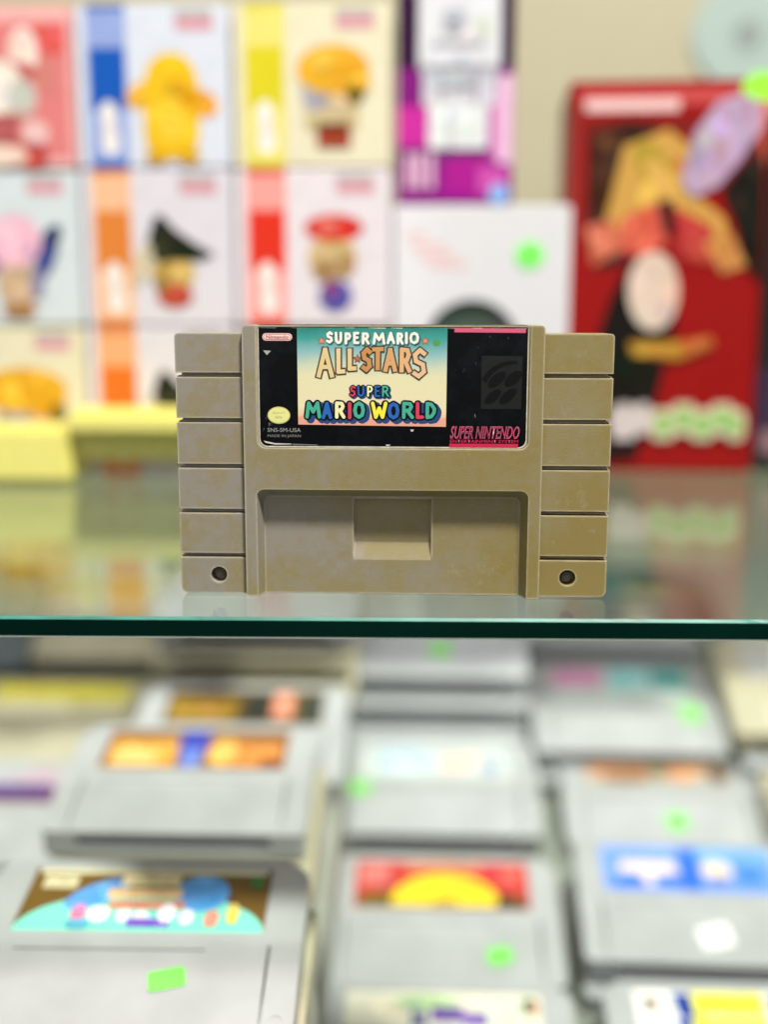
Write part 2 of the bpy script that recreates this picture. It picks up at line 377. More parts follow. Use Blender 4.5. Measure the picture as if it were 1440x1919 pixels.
st = [('A',110,143,38,96),('L',146,165,39,88),('L',167,186,39,82),('S',193,215,38,84),('T',213,237,37,82),('A',235,261,38,85),('R',264,288,38,86),('S',288,317,39,96)]
for (ch, a, b, t, d), c in zip(st, TANS): glyph(P, ch, a, b, t, d, 8.4, BROWN, 3.5, grow=2.6, square=True)
for (ch, a, b, t, d), c in zip(st, TANS): glyph(P, ch, a, b, t, d, 8.0, mat(c, .35), 4.8, square=True)
P.add(star(187, 59, 9), BROWN, 5.4); P.add(star(187, 59, 6.8), mat('cf5a48', .35), 5.6)
P.build('title_lettering', lab)
P = Print(LB)
TEAL, BLUE, RED, CRM, YEL = mat('3fae92', .35), mat('1f63b8', .35), mat('d8385a', .35), mat('f2eeb4', .35), mat('f3ea3c', .35)
sup = [('S',172,184,RED),('U',186,200,BLUE),('P',204,216,CRM),('E',218,230,BLUE),('R',232,246,TEAL)]
mw = [('M',88,118,TEAL,0),('A',119,139,BLUE,1),('R',143,164,CRM,0),('I',167,177,RED,1),('O',178,201,TEAL,0),('W',212,243,YEL,0),('O',243,266,BLUE,1),('R',269,293,TEAL,0),('L',295,312,RED,0),('D',313,335,TEAL,0)]
DEEP = mat((.012, .055, .19), .35)
for ch, a, b, c in sup: glyph(P, ch, a, b, 110, 131, 4.6, DEEP, 2, grow=2.4, dx=2.6, dy=2.2)
for ch, a, b, c in sup: glyph(P, ch, a, b, 110, 131, 4.6, BLK, 3, grow=2.0)
for ch, a, b, c in sup: glyph(P, ch, a, b, 110, 131, 3.4, c, 4)
for ch, a, b, c, j in mw: glyph(P, ch, a, b, 140+j, 173+j, 8, DEEP, 2, grow=4.2, dx=6, dy=5)
for ch, a, b, c, j in mw: glyph(P, ch, a, b, 140+j, 173+j, 8, BLK, 3, grow=3.2)
for ch, a, b, c, j in mw: glyph(P, ch, a, b, 140+j, 173+j, 6.6, c, 4)
P.build('title_lettering', lab)

# small words from the built-in typeface ---------------------------------------
def words(text, x0, x1, yt, yb, m, layer, parent, name='small_print', shear=0, bold=0, P_=LB):
    cu = bpy.data.curves.new('t', 'FONT'); cu.body = text; cu.shear = shear; cu.offset = bold; cu.resolution_u = 3
    o = link('t', cu); dg = bpy.context.evaluated_depsgraph_get(); dg.update()
    me = bpy.data.meshes.new_from_object(o.evaluated_get(dg)); bpy.data.objects.remove(o)
    xs = [v.co.x for v in me.vertices]; ys = [v.co.y for v in me.vertices]
    ax, bx, ay, by = min(xs), max(xs), min(ys), max(ys)
    for v in me.vertices:
        v.co = P_(x0 + (v.co.x-ax)/(bx-ax)*(x1-x0), yb - (v.co.y-ay)/(by-ay)*(yb-yt), layer*.00003)
    me.name = name; me.materials.clear(); me.materials.append(m)
    return link(name, me, parent)
# maker's lozenge
P = Print(LB)
P.add(rrect(9, 65, 12, 26, 7, 7, 7, 7), mat('f2c8c0', .35), 1); P.add(rrect(11, 63, 13.8, 24.2, 5.2, 5.2, 5.2, 5.2), mat('c0505a', .35), 2)
P.add(rrect(12, 62, 14.8, 23.2, 4.2, 4.2, 4.2, 4.2), mat('f6dcd4', .35), 3)
lz = P.build('logo_badge', lab)
words('Nintendo', 16, 58, 15.8, 22.2, mat('b84a55', .4), 4.2, lz, 'logo_lettering', bold=.02)
# seal
P = Print(LB)
P.add(ell(38, 167, 21.5, 16.5), mat('c9c878', .4), 1); P.add(ell(38, 167, 19.5, 14.7), mat('e6e596', .35), 2)
sl = P.build('quality_seal', lab)
GOLD = mat('b9b560', .4)
words('QUALITY', 26, 50, 160, 164.5, GOLD, 3.2, sl, 'seal_lettering'); words('SEAL', 31, 45, 168, 172.5, GOLD, 3.2, sl, 'seal_lettering')
GREY = mat('9a9c98', .45)
words('SNS-5M-USA', 16, 79, 191.5, 199, GREY, 1.2, lab); words('MADE IN JAPAN', 16, 79, 204, 210.5, mat('82847f', .45), 1.2, lab)
PINK, CRIM = mat('d8577a', .35), mat('c8234c', .35)
P = Print(LB)
P.add([(367, 1.5), (499, 2.5), (498.5, 10.5), (367, 9.5)], PINK, 1); P.build('colour_bar', lab)
P = Print(LB)
P.add([(360, 219.5), (489, 219.5), (488, 226.5), (360, 226.5)], CRIM, 1); P.build('colour_bar', lab)
words('SUPER NINTENDO', 361, 491, 186, 210, PINK, 1.2, lab, 'brand_lettering', shear=.32, bold=.015)
words('SUPER NINTENDO', 363, 489, 188, 208, BLK, 2.2, lab, 'brand_lettering', shear=.32, bold=-.028)
words('ENTERTAINMENT SYSTEM', 361, 489, 212, 218, CRIM, 1.2, lab, 'brand_lettering', bold=.01)
# four-oval emblem, dark on a barely lighter square
P = Print(LB)
P.add([(418, 53), (494, 54), (493, 153), (418, 153)], mat((.0105, .0125, .0115), .4, spec=.2, noise=.12), 1)
for cx, cy, rx, ry in ((447, 98, 21, 10), (477, 96, 20, 10.5), (440, 130, 19, 9), (468, 129, 20, 9.5)):
    P.add(ell(cx, cy, rx, ry, -42), BLK, 2)
arc = [(418 + 62 - 66*math.cos(R(t)), 118 - 56*math.sin(R(t))) for t in range(20, 95, 8)]
arc += [(418 + 66 - 60*math.cos(R(t)), 122 - 54*math.sin(R(t))) for t in range(92, 17, -8)]
P.add([(max(418.5, x), y) for x, y in arc], BLK, 3)
P.build('emblem', lab)
# paper where the ink has worn, and corner highlights drawn in as pale strips
PAPER_GLINT = mat('c9c9c0', .6, noise=.15, nscale=600); DULL = mat('6e7674', .6, noise=.2, nscale=600)
P = Print(LB)
P.add([(10, 44), (25, 45), (17, 53)], mat('a8aaa6', .6), 1)
P.add([(8, 216), (30, 220.5), (62, 221.5), (60, 223), (30, 223.5), (12, 220)], PAPER_GLINT, 1)  # this strip and the next are highlights drawn in pale colour
P.add([(62, 221.5), (112, 223), (110, 224.5), (64, 224)], DULL, 1)
P.add([(240, 222), (249, 222.5), (246, 225), (241, 225)], PAPER_GLINT, 1); P.add([(286, 193), (293, 193), (291, 197), (288, 197)], PAPER_GLINT, 1)
for i in range(17):
    x, y = random.choice([(random.uniform(5, 28), random.uniform(165, 205)), (random.uniform(372, 412), random.uniform(25, 170)), (random.uniform(420, 495), random.uniform(15, 60))])
    l = random.uniform(1.5, 7); P.add([(x, y), (x+1.1, y), (x+1.4+random.uniform(-1, 1), y+l), (x+.6, y+l)], random.choice([mat('3a4244', .6), mat('2a3236', .6), DULL]), 1 + i*.02)
x = 4
while x < 500:
    l = random.uniform(8, 40); P.add([(x, 1.4), (min(x+l, 502), 1.4), (min(x+l, 502)-2, 2.3+random.uniform(0, 1.4)), (x+2, 2.2)], random.choice([PAPER_GLINT, DULL, DULL]), 1.5); x += l + random.uniform(2, 30)
P.build('wear_and_highlights', lab)

# ------------------------------------------------------------------ loose cartridges on the sloping board
def loose_mesh(m, square=False):
    W2, LN, TH = .064, .088, .0193
    rt_ = .0045 if square else .0125
    bm = bmesh.new(); pa = rrect(-W2, W2, 0, LN, .004, .004, rt_, rt_)
    loft(bm, [(x, y, 0) for x, y in pa], [(x, y, TH) for x, y in pa])
    cs = []
    b = bmesh.new(); q = rrect(-.0495, .0495, .0465, .0835, .0018, .0018, .0018, .0018)
    loft(b, [(x, y, TH-.0006) for x, y in q], [(x, y, TH+.004) for x, y in q]); cs.append(b)
    for s in (-1, 1):
        b = bmesh.new(); box(b, s*.0520-.0005, s*.0520+.0005, -.001, .0400, TH-.0060, TH+.002); cs.append(b)
        b = bmesh.new(); e = ell(s*.0575, .0075, .0024, .0024, n=16); loft(b, [(x, y, TH-.004) for x, y in e], [(x, y, TH+.002) for x, y in e]); cs.append(b)
    b = bmesh.new()                                                     # lower field slopes down towards the connector end
    prf = [(-.004, TH-.0058), (.0310, TH), (.0310, TH+.003), (-.004, TH+.003)]
    loft(b, [(-.07, y, z) for y, z in prf], [(.07, y, z) for y, z in prf]); cs.append(b)
    b = bmesh.new(); box(b, -.044, .028, .0365, .0376, TH-.0009, TH+.002); cs.append(b)
    b = bmesh.new(); box(b, -.0470, .0470, -.002, .014, .0050, .0118); cs.append(b)
    b = bmesh.new(); box(b, -.0660, .0660, -.002, .09, .0094, .0098)
    me = cut(bm, cs, .0011, 3); me.materials.append(m)
    return me
GREYP = mat((.39, .405, .415), .34, noise=.09, nscale=45, bump=.25)
BEIGE = mat((.43, .40, .28), .45, noise=.06, nscale=50, bump=.25)
DARKP = mat((.05, .07, .07), .45, noise=.1, nscale=60)
ME = {'grey': loose_mesh(GREYP), 'beige': loose_mesh(BEIGE, True), 'dark': loose_mesh(DARKP)}
TH = .0193
bm = bmesh.new(); box(bm, -.0455, .0455, .0100, .0130, .0062, .0106); me_pins = None
pins_o = obj('connector', bm, mat((.02, .02, .018), .4)); pins_me = pins_o.data; bpy.data.objects.remove(pins_o)
def LF(x, y, d): return ((x-.5)*.0990, .0465 + .0370*(1-y), TH - .00035 + d)     # label face of a loose cartridge, 0..1 across and down
def card(c, **k): return mat(c, .42, spec=.2, **k)
GRN = mat((.19, .64, .11), .6, spec=.2, noise=.08)
def loose(x, y, n, shade, label, prints=None, sticker=None, turn=0, riser=0, tip=0):
    t = thing('loose_cartridge', label, 'game cartridge', (x, y, board(y, riser + n*TH)), (slope(y) + R(tip), 0, R(turn)), 'cartridges laid out on the lower board')
    link('shell', ME[shade], t); link('connector', pins_me, t)
    p = Print(LF, .000004)
    bg, shapes = prints if prints else ('b8bab4', [])
    p.art(rrect(.01, .99, .02, .98, .02, .02, .02, .02), bg, 8 if prints else 0, 14)
    for poly, c in shapes: p.art(poly, c, 7, 34)
    p.build('label', t)
    if sticker:
        u, v, w, h, c = sticker
        b = bmesh.new(); e = rrect(u-w/2, u+w/2, v-h/2, v+h/2, *(min(w, h)*.16,)*4); ca, sa = math.cos(R(14)), math.sin(R(14)); e = [(u+(a-u)*ca-(q-v)*sa, v+(a-u)*sa+(q-v)*ca) for a, q in e]
        zz = lambda yy: TH + .0003 - max(0, .0310-yy)*.0058/.035
        loft(b, [(a, q, zz(q)) for a, q in e], [(a, q, zz(q)+.0002) for a, q in e])
        s = obj('price_sticker', b, c, t); s['label'] = 'bright green price sticker' if c == GRN else 'white price sticker'
    return t
def bx(x0, x1, y0, y1): return [(x0, y0), (x1, y0), (x1, y1), (x0, y1)]

# printed labels (abstract blocks of the colours that show)
prL1 = ('6e5220', [(bx(.03,.97,.02,.10), 'd8d0b0'), (bx(.06,.20,.14,.34), 'cfc3a0'), (ell(.5, 1.0, .49, .62, n=30, a0=180, a1=360), '7fd6c6'), (ell(.30,.42,.09,.26,20), '5a9ae0'), (ell(.72,.40,.11,.28), '5aa2ea'),
   (bx(.38,.62,.12,.30), 'e8d8a8'), (bx(.34,.64,.34,.50), 'eec898'), (bx(.36,.66,.54,.66), 'd88a70'), (ell(.33,.74,.045,.12), 'f4f4f4'), (ell(.43,.76,.03,.1), 'f0f0f4'), (ell(.50,.78,.03,.1), 'f0f0f4'),
   (bx(.45,.62,.80,.93), '7a5ac0'), (ell(.60,.72,.035,.14), 'f2f0fa'), (ell(.68,.78,.03,.12), 'e6e2f0'), (ell(.78,.80,.028,.13), 'e08a7a'), (ell(.86,.72,.025,.16), 'e8cf60'), (ell(.25,.74,.03,.14), 'd87aa8'), (ell(.26,.90,.05,.07), '5aa8c8'),
   (bx(.91,.96,.12,.32), '3a7a3a')])
prL2 = ('8a5a28', [(bx(.05,.40,.30,.92), 'e0a23c'), (bx(.08,.30,.52,.90), 'ecc070'), (bx(.40,.56,.04,.55), '2434a8'), (bx(.43,.54,.50,.95), '6a86d8'), (ell(.66,.60,.09,.32), 'f0b458'), (bx(.72,.96,.36,.92), 'd88a3a'), (bx(.86,.98,.70,.95), '8a4a1c')])
prL3 = ('5a4820', [(bx(.03,.45,.3,.9), '8a6a24'), (bx(.50,.66,.1,.9), '2a2a26'), (bx(.68,.80,.1,.8), 'd89078'), (bx(.86,.97,.2,.9), '2e3a34')])
prC2 = ('c03a34', [(bx(.04,.20,.08,.50), 'd88078'), ([(.03,.97),(.03,.74),(.25,.60),(.97,.72),(.97,.97)], '6a5a1c'), (ell(.52,.86,.30,.58, n=30, a0=180, a1=360), 'f2cf28'), (bx(.22,.80,.80,.92), 'efd22a'), ([(.80,.95),(.82,.62),(.97,.82),(.97,.95)], '4a3a18'), (bx(.84,.94,.16,.40), 'd86a60'), (bx(.30,.72,.06,.18), 'd09060'), (ell(.52,.88,.07,.09), 'a88a20')])
prC3 = ('c2c8c6', [(ell(.30,.55,.20,.34), 'b4cfd2'), (bx(.10,.45,.1,.3), 'bcc8d6'), (ell(.62,.58,.09,.22), 'e6b8a8'), (ell(.73,.50,.05,.20), 'e8c8b0'), (ell(.86,.66,.05,.2), '8a9ab8')])
prC1 = ('dcdac8', [(ell(.42,.20,.16,.12), 'a8c890'), (bx(.34,.42,.34,.60), '6a6a90'), (bx(.44,.60,.26,.50), '6a4a9a'), (bx(.60,.72,.34,.56), '7a5aa8'), (bx(.46,.58,.62,.80), 'd8a890'), (ell(.93,.22,.04,.12), '3a6a4a'), (ell(.955,.24,.02,.09), 'c87048'), (bx(.30,.40,.2,.3), '8aa890')])
prR2 = ('6c94e4', [(bx(.02,.50,.02,.12), '8aa6e8'), (bx(.46,.56,.04,.96), '2a66d0'), (bx(.56,.98,.04,.30), '74a8dc'), ([(.06,.92),(.08,.72),(.24,.66),(.26,.84),(.18,.95)], '2468d8'), ([(.10,.60),(.12,.36),(.42,.36),(.44,.62),(.30,.62),(.29,.86),(.24,.86),(.23,.62)], 'e8cfcc'), ([(.32,.70),(.46,.64),(.46,.92),(.36,.90)], '3a74dc'), (ell(.66,.52,.09,.22), 'd8c8b4'), (ell(.66,.74,.06,.1), '6a7ab8'), (bx(.76,.92,.36,.8), '4a86cc')])
prR1 = ('f0f0ec', [(bx(.02,.10,.06,.16), 'e8e8e4'), (bx(.055,.09,.14,.36), '2a6a50'), (bx(.09,.12,.16,.34), 'b84a48'), ([(.20,.06),(.30,.06),(.36,.50),(.22,.46)], '1a3ea0'), (bx(.30,.66,.04,.42), 'e6e040'), (bx(.28,.66,.46,.80), 'e8e238'), (bx(.68,.98,.08,.40), '2c4a96'), (bx(.70,.98,.46,.9), 'e4de48'), (bx(.20,.28,.5,.9), '2440a0')])
prR3 = ('a8a49a', [(bx(.04,.50,.10,.36), '9aa0c4'), (bx(.04,.46,.40,.80), 'c8906a'), (bx(.14,.44,.66,.92), '8a6448'), (ell(.66,.5,.16,.36), 'd08a60'), (bx(.56,.90,.30,.6), 'd89a70'), (ell(.90,.72,.06,.2), '6a4a2c'), (bx(.46,.56,.4,.8), '7a7a58')])
prR4 = ('c4d4cc', [(bx(.02,.40,.05,.62), 'd090b4'), (bx(.42,.70,.05,.62), '8accce'), (bx(.72,.98,.05,.60), '3a9c96')])
prF = ('ded8b0', [(bx(.03,.97,.05,.55), 'e6dc3c'), (bx(.1,.6,.55,.9), 'ece6c4')])
prP = ('b0aab0', [(bx(.03,.97,.55,.95), '6a3450'), (bx(.5,.9,.5,.8), '50387a'), (bx(.05,.5,.1,.45), 'b4b4be')])
prO = ('d88a60', [(bx(.4,.96,.1,.4), 'c86a5a'), (bx(.4,.96,.45,.9), '3a4a7a')])
RIS = .0760
G = 'grey'; B = 'beige'
def white_sticker(): return mat('eef0f0', .5)
# left column on its riser
loose(-.096, -0.011, 0, B, 'beige cartridge lowest in the near left stack', riser=RIS)
loose(-.098, -0.009, 1, G, 'grey cartridge second from the bottom of the near left stack', riser=RIS)
loose(-.096, -0.011, 2, G, 'grey cartridge in the middle of the near left stack', riser=RIS)
loose(-.096, -0.008, 3, B, 'beige cartridge sandwiched right under the teal labelled one', riser=RIS)
loose(-.098, -.003, 4, G, 'grey cartridge with a teal and brown label and a green sticker', prL1, (.0165, .0235, .0135, .0085, GRN), riser=RIS, turn=1.0, tip=-4)
loose(-.108, .139, 0, G, 'grey cartridge lowest under the orange labelled one', riser=RIS)
loose(-.106, .139, 1, B, 'yellowed cartridge jutting out below the orange labelled one', riser=RIS)
loose(-.110, .150, 2, G, 'grey cartridge with an orange label split by a blue panel', prL2, riser=RIS, turn=.5, tip=-4)
loose(-.100, .246, 0, G, 'cartridge with a dark brown label behind the orange labelled one', prL3, riser=RIS)
loose(-.098, .334, 0, B, 'yellowed cartridge low in the far left stack', riser=RIS)
loose(-.101, .334, 1, B, 'yellowed cartridge in the middle of the far left stack', riser=RIS)
loose(-.099, .335, 2, G, 'cartridge on top of the far left stack under the glass', riser=RIS)
# centre column
loose(.020, .086, 0, G, 'grey cartridge below the white labelled one at the lower frame edge')
loose(.021, .087, 1, G, 'cartridge with a white label and purple lettering in the middle column', prC1)
loose(.020, .177, 0, B, 'grey cartridge below the red and yellow labelled one')
loose(.021, .176, 1, G, 'grey cartridge with a red label and a yellow arch', prC2, (.030, .0165, .0135, .0105, GRN))
loose(.018, .287, 0, B, 'cartridge below the pale washed out label in the middle column')
loose(.018, .284, 1, G, 'grey cartridge with a pale washed out label', prC3, (-.047, .036, .0125, .0125, GRN))
loose(.016, 0.372, 0, G, 'lowest cartridge of the tall middle stack at the back')
loose(.014, 0.370, 1, G, 'second cartridge of the tall middle stack at the back')
loose(.016, 0.371, 2, G, 'third cartridge of the tall middle stack at the back')
loose(.015, 0.372, 3, G, 'top cartridge of the tall middle stack at the back', None, (.006, .022, .013, .013, GRN), tip=5)
# right column
loose(.166, .099, .65, G, 'cartridge with a white, blue and yellow label at the lower right', prR1)
loose(.160, .192, 0, G, 'grey cartridge below the bright blue labelled one')
loose(.160, .192, 1, G, 'grey cartridge with a bright blue label and a white sticker', prR2, (.006, .0165, .0175, .0135, white_sticker()), turn=-1.5)
loose(.164, .306, 0, G, 'grey cartridge with a brown and orange label', prR3, (.006, .017, .0125, .0125, GRN), tip=5)
loose(.148, .360, 0, G, 'cartridge below the pink and teal labelled one')
loose(.148, .360, 1, G, 'grey cartridge with a pink and teal label', prR4, (.044, .034, .014, .016, GRN), tip=-4)
loose(.146, .456, 0, G, 'lower cartridge of the stack behind the pink and teal labelled one')
loose(.148, .456, 1, G, 'cartridge stacked behind the pink and teal labelled one, mostly under the glass', prR4)
# far left and far right columns
loose(-.246, .130, 1, G, 'cartridge at the left frame edge with an orange corner to its label', prO, riser=.02)
loose(-.254, .225, 1, G, 'cartridge at the left frame edge with a plum label', prP, riser=.02)
loose(-.238, .312, 1, B, 'yellowed cartridge with a yellow label at the left frame edge', prF, riser=.02)
loose(-.240, .410, 1, B, 'yellowed cartridge behind the one with the yellow label', prF, riser=.02)
loose(-.335, .404, 1, 'dark', 'near black cartridge at the back of the left frame edge', ('0e1a18', []), riser=.02, tip=18)
loose(.288, .255, 1, B, 'pale yellowed cartridge at the right frame edge', prF)
loose(.281, .352, 0, G, 'lower grey cartridge of the stack at the right frame edge')
loose(.283, .350, 1, G, 'upper grey cartridge of the stack at the right frame edge')
loose(.277, .352, 2, B, 'pale beige cartridge on top of the stack at the right frame edge')
bm = bmesh.new(); box(bm, -.175, -.036, -.020, .353, .0004, RIS-.0003)
o = obj('display_riser', bm, mat((.30, .31, .27), .5)); o.location = (0, 0, Z0); o.rotation_euler = (TB, 0, 0)
tag(o, 'pale block raising the left column of cartridges', 'riser')

# ------------------------------------------------------------------ boxes on the glass behind
def carton(name, label, cat, x0, x1, y0, y1, z0, z1, m, group=None, edge=.0012):
    t = thing(name, label, cat, ((x0+x1)/2, y0, z0), group=group)
    h = (x1-x0)/2; bm = bmesh.new(); box(bm, -h, h, 0, y1-y0, 0, z1-z0)
    bmesh.ops.bevel(bm, geom=bm.edges[:], offset=edge, segments=2, affect='EDGES')
    obj('carton', bm, m, t)
    w_, hh = x1-x0, z1-z0
    return t, Print(lambda u, v, d: ((u-.5)*w_, -.0001-d, (1-v)*hh), .000012)
def disc(pr, cx, cy, rx, ry, c, rot=0): pr.add(ell(cx, cy, rx, ry, rot), card(c))
XC = [(-.2585, -.1785), (-.1768, -.0950), (-.0933, -.0102)]; ZH = .0832; YF = .266
def toy_box(ci, ri, label, face, strip, pale, figure, logo='d89aa8'):
    x0, x1 = XC[ci]; z0 = ri*ZH + .0003
    t, p = carton('toy_box', label, 'toy box', x0, x1, YF + random.uniform(-.0008, .0008), YF+.062, z0, z0+ZH-.0006, mat(face, .45, spec=.2), 'boxed toys stacked at the back left')
    if strip:
        p.add(bx(.075, .335, .005, .995), card(pale)); p.add(bx(.085, .325, .005, .035), card(strip)); p.add(bx(.085, .325, .04, .13), card(pale, noise=.1))
        p.add(bx(.09, .325, .26, .64), card(strip)); p.add(bx(.09, .325, .955, .995), card(strip))
        p.add(bx(.085, .335, .64, .955), card(pale, noise=.09)); disc(p, .205, .66, .055, .075, 'f0ece8'); disc(p, .215, .83, .06, .085, 'f2eeec'); p.add(bx(.16, .26, .68, .82), card('e6e0de'))
    if logo: p.add(bx(.66, .90, .03, .075), card('b8b4b2')); p.add(bx(.66, .90, .085, .155), card(logo))
    for s in figure: p.art(s[0], s[1], 8, 30)
    p.build('front_print', t); return t
BLOB = rrect(.46, .78, .31, .94, .05, .05, .06, .06)
toy_box(0, 2, 'pink and red toy box at the top left corner', 'e8b0ae', None, None, [(bx(.0,.97,.10,.93), 'dc7f80'), (bx(.75,.95,.12,.30), 'd85a56'), (ell(.68,.28,.10,.15), 'f0dcd4'), (ell(.60,.40,.16,.06), 'b84a4a'), (ell(.46,.50,.22,.18), 'ece6d8'), (ell(.66,.56,.1,.12), 'c8c0b8'), (bx(.30,.62,.66,.84), 'b05a58'), (ell(.74,.78,.09,.08), 'e8c4c0'), (ell(.72,.92,.10,.08), 'c04a48'), (ell(.46,.92,.22,.07), 'ecd4c4')], None)
toy_box(1, 2, 'white toy box with a blue strip and a yellow shape, top row', 'd6dcea', '1558b8', '93a6dc', [(ell(.43,.55,.11,.08,-25), 'f0b440'), (ell(.82,.60,.11,.08,25), 'eda236'), (ell(.62,.46,.17,.17), 'ecc020'), (rrect(.44,.80,.40,.94,.10,.10,.14,.14), 'eabc1c'), (ell(.62,.70,.10,.14), 'efc93a'), (ell(.52,.93,.08,.04), 'dca81c'), (ell(.73,.93,.08,.04), 'dca81c'), (ell(.66,.50,.07,.05), 'd9a41c')])
toy_box(2, 2, 'cream toy box with a yellow strip and an orange dome, top row', 'e2dcc0', 'd8cc24', 'e6dc78', [(rrect(.46,.80,.44,.78,.10,.10,.05,.05), 'c8b486'), (ell(.53,.53,.09,.13), 'a6a6b0'), (ell(.64,.40,.23,.15), 'e2ac28'), (ell(.74,.46,.14,.10,15), 'dca424'), (ell(.78,.55,.06,.06), '7a6620'), (ell(.58,.34,.09,.05,-20), 'efc04a'), (bx(.54,.75,.74,.87), 'a84028'), (bx(.54,.75,.73,.78), '5a2416')])
toy_box(0, 1, 'pale blue toy box with a pink and navy shape, middle row', 'd2dce2', None, None, [(ell(.40,.50,.10,.18), '9a78b0'), (ell(.77,.53,.07,.18,18), '3a4a8a'), (ell(.82,.42,.05,.08,30), '2c3560'), (ell(.56,.72,.14,.18), 'c8ac8c'), (ell(.55,.45,.19,.17), 'ecb8cc'), (ell(.50,.40,.09,.07), 'f4ccda'), (ell(.57,.90,.12,.05), 'a8784c'), (ell(.70,.72,.05,.10), '8a86a8')])
toy_box(1, 1, 'white toy box with an orange strip and a black wedge, middle row', 'dad6e0', 'dc8238', 'f0bc96', [(ell(.60,.66,.15,.12), 'c8ac62'), ([(.42,.52),(.45,.40),(.49,.29),(.54,.29),(.62,.38),(.74,.46),(.88,.54),(.80,.58),(.66,.58),(.52,.57)], '1e2014'), (ell(.54,.50,.09,.09), '2c2e1c'), (ell(.61,.80,.12,.08), 'b84a34'), (ell(.52,.72,.05,.05), '8a7438'), (ell(.40,.60,.05,.14,20), 'c9c0a0')])
toy_box(2, 1, 'white toy box with a red strip and a red topped shape, middle row', 'e2dae2', 'de3220', 'f0a09a', [(ell(.63,.56,.16,.16), 'd0b486'), (ell(.64,.37,.19,.085), 'd43426'), (ell(.60,.36,.07,.04), 'e47a70'), (ell(.58,.64,.08,.07), 'a8845a'), (ell(.72,.60,.06,.08), 'b08c5e'), (ell(.65,.80,.11,.10), '5a58a8'), (ell(.62,.76,.05,.05), '8a3a78')])
toy_box(0, 0, 'cream toy box with a yellow dome above the yellow stand', 'e2dcc0', None, None, [(rrect(.36,.80,.44,.78,.10,.10,.05,.05), 'b8a888'), (ell(.50,.56,.11,.10), '9c9ca4'), (ell(.56,.42,.31,.15), 'e2ac28'), (ell(.70,.50,.16,.10,15), 'd8a022'), (ell(.80,.57,.06,.06), '7a6620')])
toy_box(1, 0, 'white toy box with an orange strip, bottom row beside the cartridge', 'dad6e0', 'e07020', 'eeaa78', [(ell(.60,.66,.15,.12), 'c8ac62'), ([(.42,.52),(.45,.40),(.49,.29),(.54,.29),(.62,.38),(.74,.46),(.88,.54),(.80,.58),(.66,.58),(.52,.57)], '1e2014'), (ell(.54,.50,.09,.09), '2c2e1c'), (ell(.61,.80,.12,.08), 'b84a34'), (ell(.52,.72,.05,.05), '8a7438'), (ell(.40,.60,.05,.14,20), 'c9c0a0')])
toy_box(2, 0, 'toy box behind the upright cartridge in the bottom row', 'e2dae2', 'de3220', 'f0a09a', [(bx(.50,.78,.42,.70), 'd0b486')])

# white console box, purple robot box on top of it
t, p = carton('white_box', 'big white box with a green sticker behind the cartridge', 'product box', -.0090, .0900, .2945, .3900, .0003, .1500, mat('d8d9de', .42, spec=.2, noise=.02))
for a, b, c in ((.07,.19,.10), (.10,.30,.14), (.14,.36,.175), (.20,.42,.21)): p.add(bx(a, b, c, c+.02), card('e2bcbc'))
p.art(ell(.45, .52, .27, .175, n=30), '222a26', 10, 12); p.art(ell(.45, .525, .225, .125, n=30), '43564a', 10, 16); p.art(bx(.18, .72, .52, .80), '465c4e', 12, 16)
p.build('front_print', t)
b = bmesh.new(); loft(b, [(.0268+x, -.0003, .1225+z) for x, z in ell(0, 0, .0080, .0072)], [(.0268+x, -.0006, .1225+z) for x, z in ell(0, 0, .0080, .0072)])
obj('price_sticker', b, mat((.20, .9, .12), .5, noise=.02), t)['label'] = 'round green sticker'
t, p = carton('purple_box', 'tall purple box with a pale grey blocky shape on the white box', 'product box', -.0072, .0570, .2965, .3800, .1503, .2750, mat('6a1a6e', .4))
p.add(bx(0, 1, .0, .50), card('2e0a34')); p.add(bx(0, 1, .42, .62), card('7a1478')); p.add(bx(0, .30, .58, .75), card('c02a9a')); p.add(bx(.80, .99, .55, .80), card('cf6ab4')); p.add(bx(.86, .99, .45, .85), card('e2b8d8'))
p.add(bx(.02, .98, .82, .99), card('8c1486')); p.add(bx(.42, .80, .80, .95), card('a6168c')); p.add(bx(.70, .95, .84, .95), card('c850ac'))
for q, c in ((rrect(.18,.88,.10,.44,.03,.03,.05,.05), 'd8dae2'), (rrect(.22,.84,.42,.58,.02,.02,.02,.02), 'c6c9d2'), (rrect(.27,.78,.56,.76,.04,.04,.02,.02), 'dcdee4'), (bx(.20,.86,.405,.43), '9a9ca8'), (bx(.30,.74,.30,.33), 'b2b4c0'), (bx(.36,.40,.44,.57), 'a2a4b0'), (bx(.66,.70,.44,.57), 'a2a4b0'), (ell(.48,.22,.10,.05), 'a8aab6'), (bx(.34,.66,.47,.50), 'b0b2bc'), (bx(.44,.47,.62,.76), 'b4b6c0')): p.art(q, c, 9, 26)
for a, b_ in ((.08, .10), (.16, .12), (.26, .10)): p.add(bx(a, a+.06, .80-.02, .93), card('d8b0cc'))
disc(p, .88, .955, .085, .045, '8ab4f0'); p.build('front_print', t)

